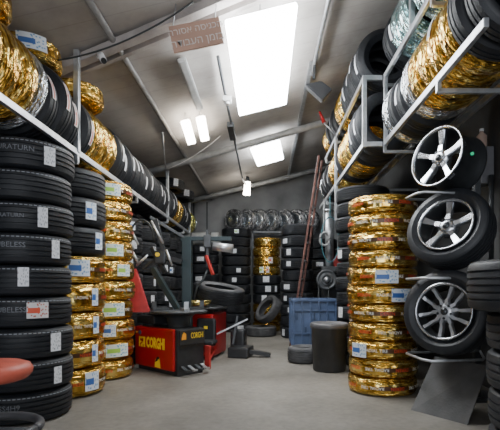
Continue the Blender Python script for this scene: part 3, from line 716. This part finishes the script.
MB().lathe([(.10, .70), (.15, .705), (.18, .73), (.185, .77), (.175, .775), (.15, .74), (.10, .735)], Matrix.Translation((-.90, 5.68, 0)), 40, True).build('barrel', M['gold'], rm)
MB().lathe([(.001, .705), (.10, .70), (.11, .72), (.001, .74)], Matrix.Translation((-.90, 5.68, 0)), 32).build('hub', M['alloy'], rm)

# ------------------------------------------------------------------ balancer / press behind the crate
bl = thing('wheel_balancer', 'upright workshop machine with grey column and black disc behind the blue crate', 'machine', (1.10, 7.3, 0))
MB().cyl((1.07, 7.15, 1.22), (1.07, 7.15, 2.2), .07, seg=24).build('column', M['galv'], bl)
MB().cyl((1.07, 7.15, 2.2), (1.07, 7.15, 2.24), .082, seg=24).build('column_cap', M['alloy'], bl)
MB().box((1.14, 7.3, .6), (.34, .3, 1.2), None, .02).build('body', M['black'], bl)
MB().box((1.20, 7.30, 1.30), (.14, .2, .40), Matrix.Rotation(.5, 3, 'Y'), .02).build('red_cover', M['dred'], bl)
MB().lathe([(.001, 0), (.15, 0), (.165, .02), (.165, .07), (.158, .085), (.135, .088), (.13, .07), (.10, .07), (.095, .09), (.07, .09), (.065, .075), (.001, .075)], Matrix.Translation((1.00, 7.05, 1.07)) @ Matrix.Rotation(PI/2, 4, 'X'), 36).build('disc', plain('grey_cast_iron', (.10, .105, .11), .5, .3), bl)
MB().lathe([(.001, -.04), (.05, -.04), (.045, .03), (.001, .03)], Matrix.Translation((1.00, 6.94, 1.07)) @ Matrix.Rotation(PI/2, 4, 'X'), 20).build('hub', M['alloy'], bl)
hh = MB(); hh.box((1.06, 7.1, 1.24), (.26, .12, .10), None, .02); hh.bar((.86, 7.0, .98), (.98, 7.0, .96), .05, .08); hh.build('head', M['dsteel'], bl)
for dx in (-.12, .04): MB().tube([(1.0+dx, 6.98, 1.0), (.98+dx, 6.95, .8), (1.0+dx, 6.95, .45)], .02).build('black_hose', M['cable'], bl)
def coil(name, label, c, r, n, mat, rt_, ry, top):
    pts = [(c[0], c[1], top), (c[0], c[1], c[2]+r*ry+.03)]
    for k in range(n*20+1):
        a = PI/2+2*PI*k/20; pts.append((c[0]+r*math.cos(a), c[1]-.03*k/20, c[2]+r*ry*math.sin(a)))
    o = MB().tube(pts, rt_, 8).build(name, mat); return tag(o, label, 'hose')
coil('coiled_hose', 'pale coiled hose hanging beside the grey machine column', (.955, 6.95, 1.72), .075, 4, plain('pale_hose', (.45, .46, .46), .5), .014, 1.4, 2.33)
coil('coiled_hose', 'thin teal hose hanging in a long loop under the rack', (.975, 6.45, 1.66), .13, 1, M['hose'], .007, 2.6, 2.33)

# ladder
ld = thing('ladder', 'narrow worn orange ladder leaning on the far rack above the blue crate', 'ladder', (.42, 6.98, 0))
B0, T0 = Vector((.40, 6.88, 0)), Vector((.84, 6.72, 3.0)); off = Vector((.085, .26, 0))
for o_ in (Vector(), off): MB().bar(B0+o_, T0+o_, .03, .06).build('rail', M['ladder'], ld)
for k in range(10):
    p = B0.lerp(T0, (k+.7)/10.3); MB().cyl(p, p+off, .014, seg=10).build('rung', M['galv'], ld)

# blue crate
cr = thing('plastic_crate', 'large blue plastic pallet crate in front of the ladder', 'crate', (.70, 6.33, 0))
x0, x1, y0, y1, hh_ = .395, 1.0, 6.02, 6.64, .78
cb = MB()
cb.box(((x0+x1)/2, y0+.015, .44), (x1-x0, .03, .64), None, .004); cb.box(((x0+x1)/2, y1-.015, .44), (x1-x0, .03, .64), None, .004)
cb.box((x0+.015, (y0+y1)/2, .44), (.03, y1-y0, .64), None, .004); cb.box((x1-.015, (y0+y1)/2, .44), (.03, y1-y0, .64), None, .004)
cb.box(((x0+x1)/2, (y0+y1)/2, .14), (x1-x0-.02, y1-y0-.02, .04)); cb.build('crate_wall', M['blue'], cr)
rm_ = MB()
for yy in (y0, y1): rm_.box(((x0+x1)/2, yy, .765), (x1-x0+.04, .05, .035), None, .006)
for xx in (x0, x1): rm_.box((xx, (y0+y1)/2, .765), (.05, y1-y0+.04, .035), None, .006)
rm_.build('crate_edge', M['blue'], cr)
rb_ = MB()
for k in range(6): rb_.box((x0+.01+k*(x1-x0-.02)/5, y0-.012, .44), (.022, .03, .62), None, .004)
for k in range(5): rb_.box((x0-.012, y0+.03+k*(y1-y0-.06)/4, .44), (.03, .022, .62), None, .004)
for zz in (.30, .62): rb_.box(((x0+x1)/2, y0-.008, zz), (x1-x0, .02, .02), None, .003); rb_.box((x0-.008, (y0+y1)/2, zz), (.02, y1-y0, .02), None, .003)
rb_.build('reinforcing_rib', M['blue'], cr)
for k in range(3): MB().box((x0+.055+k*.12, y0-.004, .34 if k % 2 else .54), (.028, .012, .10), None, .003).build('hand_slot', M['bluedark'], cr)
for xx in (x0+.06, x1-.06):
    for yy in (y0+.06, y1-.06): MB().box((xx, yy, .06), (.10, .10, .12), None, .006).build('foot', M['blue'], cr)

# bin
bn = thing('waste_bin', 'round dark grey waste bin beside the gold stack', 'bin', (.735, 4.92, 0))
tb = Matrix.Translation((.735, 4.92, 0))
MB().lathe([(.001, .0), (.175, .0), (.185, .01), (.205, .50), (.212, .505), (.212, .52), (.198, .52), (.178, .03), (.001, .03)], tb, 48).build('barrel', plain('dark_grey_bin', (.035, .036, .038), .5, var=.3, scale=4, bump=.15), bn)
b = bmesh.new()
MBb = MB(); MBb.lathe([(.214, .485), (.222, .50), (.218, .53), (.20, .545), (.19, .53), (.15, .525), (.001, .52)], tb, 48).build('liner_bag', plain('black_liner', (.10, .10, .105), .35, bump=.5, bscale=22), bn)

# stool near the camera
sl = thing('stool', 'stool with round red seat and grey foot ring beside the black stack', 'stool', (-1.42, 2.2, 0))
SX, SY = -1.425, 2.22
MB().lathe([(.001, .465), (.15, .465), (.18, .475), (.200, .498), (.203, .52), (.19, .545), (.155, .558), (.08, .565), (.001, .566)], Matrix.Translation((SX, SY, 0)), 48).build('seat', M['redseat'], sl)
MB().cyl((SX, SY, .1), (SX, SY, .475), .025).build('gas_lift', M['dsteel'], sl)
fr_ = []
for k in range(41): a = 2*PI*k/40; fr_.append((SX+.235*math.cos(a), SY+.235*math.sin(a), .215))
ft = MB(); ft.tube(fr_, .024, 10)
for k in range(3): a = k*2*PI/3; ft.cyl((SX, SY, .215), (SX+.235*math.cos(a), SY+.235*math.sin(a), .215), .012, seg=10)
ft.build('foot_ring', plain('grey_plastic', (.06, .06, .065), .5), sl)
for k in range(5):
    a = 2*PI*k/5+.3; lg_ = MB(); lg_.bar((SX, SY, .11), (SX+.28*math.cos(a), SY+.28*math.sin(a), .075), .04, .03)
    l_ = lg_.build('leg', M['black'], sl); MB().cyl((SX+.28*math.cos(a)-.012, SY+.28*math.sin(a), .026), (SX+.28*math.cos(a)+.012, SY+.28*math.sin(a), .026), .026, seg=14).build('caster', M['black'], sl)
MB().bar((SX+.09, SY-.15, .55), (SX+.075, SY-.15, .72), .012, .02).build('back_support', M['dsteel'], sl)

# ------------------------------------------------------------------ setting
XL, XR, YB, YF = -2.36, 2.1, 10.4, -1.5
struct('floor', MB().box(((XL+XR)/2, (YB+YF)/2, -.05), (XR-XL+.4, YB-YF+.4, .1)), M['floor'])
struct('wall_left', MB().box((XL-.05, (YB+YF)/2, 1.7), (.1, YB-YF, 3.4)), M['wall'])
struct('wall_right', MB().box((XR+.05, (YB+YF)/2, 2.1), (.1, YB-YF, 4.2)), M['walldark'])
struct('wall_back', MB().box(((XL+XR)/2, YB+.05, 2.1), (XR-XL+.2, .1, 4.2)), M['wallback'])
b = bmesh.new(); x0_, x1_ = XL-.1, XR+.1
vs = [b.verts.new((x, y, roofz(x)+dz)) for dz in (0, .08) for x, y in ((x0_, YF), (x1_, YF), (x1_, YB+.1), (x0_, YB+.1))]
b.faces.new(vs[:4]); b.faces.new(vs[4:][::-1])
for i in range(4): b.faces.new((vs[i], vs[(i+1) % 4], vs[4+(i+1) % 4], vs[4+i]))
bmesh.ops.recalc_face_normals(b, faces=b.faces); mb = MB(); mb._merge(b); struct('ceiling', mb, M['roof'])
# cross beams: galvanised tubes and the weathered timber truss nearest the camera
def RZf(x, d=.05): return roofz(x)-d
t1 = MB(); t1.bar((-2.3, 3.95, RZf(-2.3, .06)), (.3, 3.3, RZf(.3, .06)), .09, .07, .005)
t1.bar((-2.3, 4.12, RZf(-2.3, .04)), (.3, 3.5, RZf(.3, .04)), .05, .05, .004); struct('trim_1', t1, M['wood'])
struct('trim_2', MB().cyl((-2.0, 7.0, RZf(-2.0, .12)), (2.05, 6.55, RZf(2.05, .12)), .052, seg=16), M['beam'])
struct('trim_3', MB().cyl((-1.75, 9.75, RZf(-1.75, .08)), (2.05, 9.75, RZf(2.05, .08)), .05, seg=16), M['beam'])
# purlins running down the shed
struct('trim_4', MB().cyl((-1.29, 1.5, RZf(-1.29, .035)), (-1.29, 10.3, RZf(-1.29, .035)), .028, seg=12), M['oldsteel'])
struct('trim_5', MB().bar((.53, 4.9, RZf(.53, .03)), (.53, 10.3, RZf(.53, .03)), .05, .05), M['galv'])
tag(MB().cyl((.56, 2.2, RZf(.56, .06)), (.56, 5.1, RZf(.56, .06)), .022, seg=12).build('conduit_pipe', M['galv']), 'galvanised conduit pipe running under the roof to the dark lamp bracket', 'pipe')
lb = thing('flood_lamp', 'dark unlit flood lamp hanging from the roof conduit', 'lamp', (.50, 4.75, 3.2))
MB().bar((.56, 4.85, 3.44), (.54, 4.75, 3.25), .03, .03).build('bracket', M['dsteel'], lb)
fl = MB(); fl.prism([(-.13, 0), (.13, .04), (.10, .20), (-.05, .16)], -.05, .05, Matrix.Translation((.52, 4.75, 3.07)) @ Matrix.Rotation(PI/2, 4, 'X') @ Matrix.Rotation(-.9, 4, 'Z'), .01); fl.build('housing', M['black'], lb)
# thin brace rod, wires
tag(MB().cyl((-1.62, 7.05, 2.75), (-1.36, 5.7, 3.0), .010, seg=8).build('brace_rod', M['galv']), 'thin steel brace rod running from the second rack post to the roof', 'rod')
def sag(p0, p1, s, n=16):
    p0, p1 = Vector(p0), Vector(p1); return [p0.lerp(p1, k/n)-Vector((0, 0, s*4*(k/n)*(1-k/n))) for k in range(n+1)]
tag(MB().tube(sag((-1.95, 3.5, 2.78), (-.55, 3.3, 3.14), .12), .007).build('electric_cable', M['cable']), 'black electric cable sagging below the timber truss to the orange sign', 'cable')
tag(MB().tube(sag((-1.55, 6.9, 2.85), (-.66, 6.35, 3.18), .05), .005).build('electric_cable', M['whitep']), 'thin pale electric cable sagging past the paired tube lamps', 'cable')
tag(MB().tube([(-.46, 4.2, 3.2), (-.46, 5.2, 3.17), (-.45, 5.25, 3.12), (-.45, 8.6, 3.10), (-.38, 8.9, 3.05)], .016).build('lamp_conduit', M['dsteel']), 'thin dark conduit running along the roof to the hanging lantern lamp', 'pipe')
jb = thing('junction_box', 'white junction box on the dark roof conduit beside the big lamp', 'junction box', (-.44, 5.0, 3.1))
MB().box((-.44, 5.0, 3.13), (.10, .10, .06), None, .008).build('box_body', M['whitep'], jb); MB().cyl((-.44, 5.0, 3.07), (-.44, 5.0, 3.10), .03, seg=14).build('cover', M['whitep'], jb)
tag(MB().box((-.46, 5.95, 3.10), (.09, .55, .07), None, .01).build('ballast_box', M['dsteel']), 'long dark ballast box fixed to the roof conduit', 'box')

# camera on the truss
sx = thing('security_camera', 'white bullet security camera under the timber truss', 'camera', (-1.38, 3.75, 2.9))
MB().cyl((-1.43, 3.72, 2.97), (-1.36, 3.62, 2.86), .028, seg=16).build('camera_body', M['whitep'], sx)
MB().cyl((-1.36, 3.62, 2.86), (-1.35, 3.605, 2.843), .022, seg=16).build('lens', M['black'], sx)
MB().cyl((-1.44, 3.73, 2.94), (-1.46, 3.73, 3.0), .018, seg=12).build('mount', M['whitep'], sx)

# sign
sg = thing('hanging_sign', 'orange sign with two lines of pale lettering hanging below the roof truss', 'sign', (-.57, 3.45, 2.9))
tilt = Matrix.Rotation(math.atan(-.20), 3, 'Y')
SM = Matrix.Translation((-.55, 3.45, 2.97)) @ tilt.to_4x4() @ Matrix.Rotation(PI/2, 4, 'X')
MB().box(SM.translation, (.41, .015, .215), tilt, .003).build('sign_board', M['orange'], sg)
for tx_, sz_, dy_ in (('הכניסה אסורה', .072, .05), ('בזמן העבודה', .082, -.045)):
    mb = MB(); text_into(mb, tx_[::-1], sz_, SM @ Matrix.Translation((0, dy_, .009))); mb.build('pale_lettering', M['signtxt'], sg)
for dx in (-.17, .17): MB().cyl(SM @ Vector((dx, .11, 0)), Vector((-.545+dx, 3.45, roofz(-.545+dx))), .004, seg=6).build('hanger_wire', M['galv'], sg)

# lamps
def lamp(label, c, lx, ly, mat, rz=0, drop=.10, th=.05, name='ceiling_lamp'):
    rt = thing(name, label, 'lamp', c, rz)
    R = Matrix.Rotation(rz, 3, 'Z') @ Matrix.Rotation(math.atan(-.25), 3, 'Y')
    MB().box((c[0], c[1], c[2]+th/2+.012), (lx*.55, ly*.9, .03), R, .006).build('housing', M['whitep'], rt)
    MB().box(c, (lx, ly, th), R, .022).build('diffuser', mat, rt)
    for s in (-.4, .4):
        p = Vector(c)+R @ Vector((0, ly*s, th)); MB().cyl(p, (p.x, p.y, roofz(p.x)), .005, seg=6).build('hanger', M['galv'], rt)
    return rt
lamp('largest glaring white ceiling lamp in the middle of the roof', (-.03, 4.36, roofz(0)-.26), .60, 1.85, M['lamp'])
lamp('smaller white ceiling lamp further back, beyond the big one', (.05, 7.4, roofz(0)-.16), .50, .95, M['lamp2'], T(-6))
for dx, wh in ((0, 'outer'), (.19, 'inner')):
    lamp(f"warm white tube lamp over the rack, {wh} one of the pair", (-1.02+dx, 5.75, roofz(-1.02+dx)-.14), .12, .80, M['lampw'], T(4))
lamp('unlit pale tube lamp on the roof beside the orange sign', (-.80, 4.7, roofz(-.80)-.07), .09, 1.15, M['tubeoff'])
ln = thing('lantern_lamp', 'small lantern-shaped lamp hanging near the back wall', 'lamp', (-.38, 8.9, 2.85))
MB().cyl((-.38, 8.9, 2.86), (-.36, 8.9, 3.12), .075, .06, seg=16).build('glass_shade', M['lampw'], ln)
MB().cyl((-.36, 8.9, 3.12), (-.36, 8.9, 3.24), .05, .03, seg=16).build('cap', M['dsteel'], ln)

# red-tipped rod fixed to the rack end
rr = thing('red_tipped_rod', 'thin rod with bright red tip sticking out from the far rack', 'rod', (.95, 5.8, 3.0))
MB().cyl((.96, 5.83, 3.0), (.80, 5.83, 3.18), .010, seg=8).build('rod_shaft', M['galv'], rr)
MB().cyl((.80, 5.83, 3.18), (.74, 5.83, 3.33), .028, .012, seg=12).build('rod_tip', M['red'], rr)

# things on the dark wall beyond the wheels
tag(MB().cyl((2.02, 3.84, 1.15), (2.02, 3.84, 1.95), .022, seg=12).build('wall_pipe', M['blackm']), 'thin black vertical pipe on the dark wall beside the wheels', 'pipe')
eb = thing('electric_box', 'tall dark grey electric box on the wall above the wheels', 'box', (2.0, 3.95, 1.9))
MB().box((2.02, 3.98, 2.06), (.12, .16, .34), None, .01).build('box_body', plain('grey_box', (.13, .13, .14), .5), eb); MB().box((1.955, 3.98, 2.06), (.012, .13, .3), None, .004).build('cover', M['board'], eb)
bt = thing('plastic_bottle', 'beige plastic bottle standing on top of the dark electric box', 'bottle', (2.0, 3.95, 2.235))
MB().lathe([(.001, 2.232), (.042, 2.232), (.045, 2.25), (.045, 2.34), (.02, 2.37), (.018, 2.385), (.001, 2.385)], Matrix.Translation((2.0, 3.97, 0)), 24).build('bottle_body', M['skin'], bt)
MB().cyl((2.0, 3.97, 2.385), (2.0, 3.97, 2.41), .02, seg=14).build('cap', M['whitep'], bt)
# rolled tarpaulin on the back stack
rlx = thing('rolled_tarpaulin', 'pale grey rolled tarpaulin lying on the black stack at the back', 'tarpaulin', (-1.15, 9.1, 1.86))
MB().cyl((-1.75, 9.12, 1.98), (-.98, 9.12, 1.98), .125, seg=28).build('roll', M['tarp'], rlx)
for x in (-1.55, -1.15): MB().lathe([(.127, -.012), (.130, 0), (.127, .012)], Matrix.Translation((x, 9.12, 1.98)) @ Matrix.Rotation(PI/2, 4, 'Y'), 28).build('strap', M['black'], rlx)
# back wall panel seam trims
for i, x in enumerate((-1.72, -1.40)): struct(f'trim_{6+i}', MB().box((x, YB-.01, 1.5), (.03, .02, 3.0)), M['dsteel'])

# ------------------------------------------------------------------ light, camera
w = bpy.data.worlds.new('World'); sc.world = w; w.use_nodes = True
bg = w.node_tree.nodes['Background']; bg.inputs[0].default_value = (.80, .88, 1.0, 1); bg.inputs[1].default_value = 1.1
def area(name, loc, size, energy, col, rot):
    l = bpy.data.lights.new(name, 'AREA'); l.shape = 'RECTANGLE'; l.size, l.size_y = size; l.energy = energy; l.color = col
    o = bpy.data.objects.new(name, l); COL.objects.link(o); o.location = loc; o.rotation_euler = rot; return o
area('front_fill', (0.0, -1.6, 1.9), (3.6, 2.6), 95, (.92, .95, 1.0), (T(90), 0, 0))  # unseen fill light added behind the camera to brighten the room

cam = bpy.data.cameras.new('camera'); co = bpy.data.objects.new('camera', cam); COL.objects.link(co); sc.camera = co
cam.sensor_fit = 'HORIZONTAL'; cam.sensor_width = 36; cam.lens = F/500*36
cam.shift_x = (250-CX)/500; cam.shift_y = (CY-215)/500
co.location = (0, 0, H); co.rotation_euler = (PI/2, 0, 0); cam.clip_start = .05
sc.view_settings.view_transform = 'AgX'
sc.view_settings.exposure = 0.0
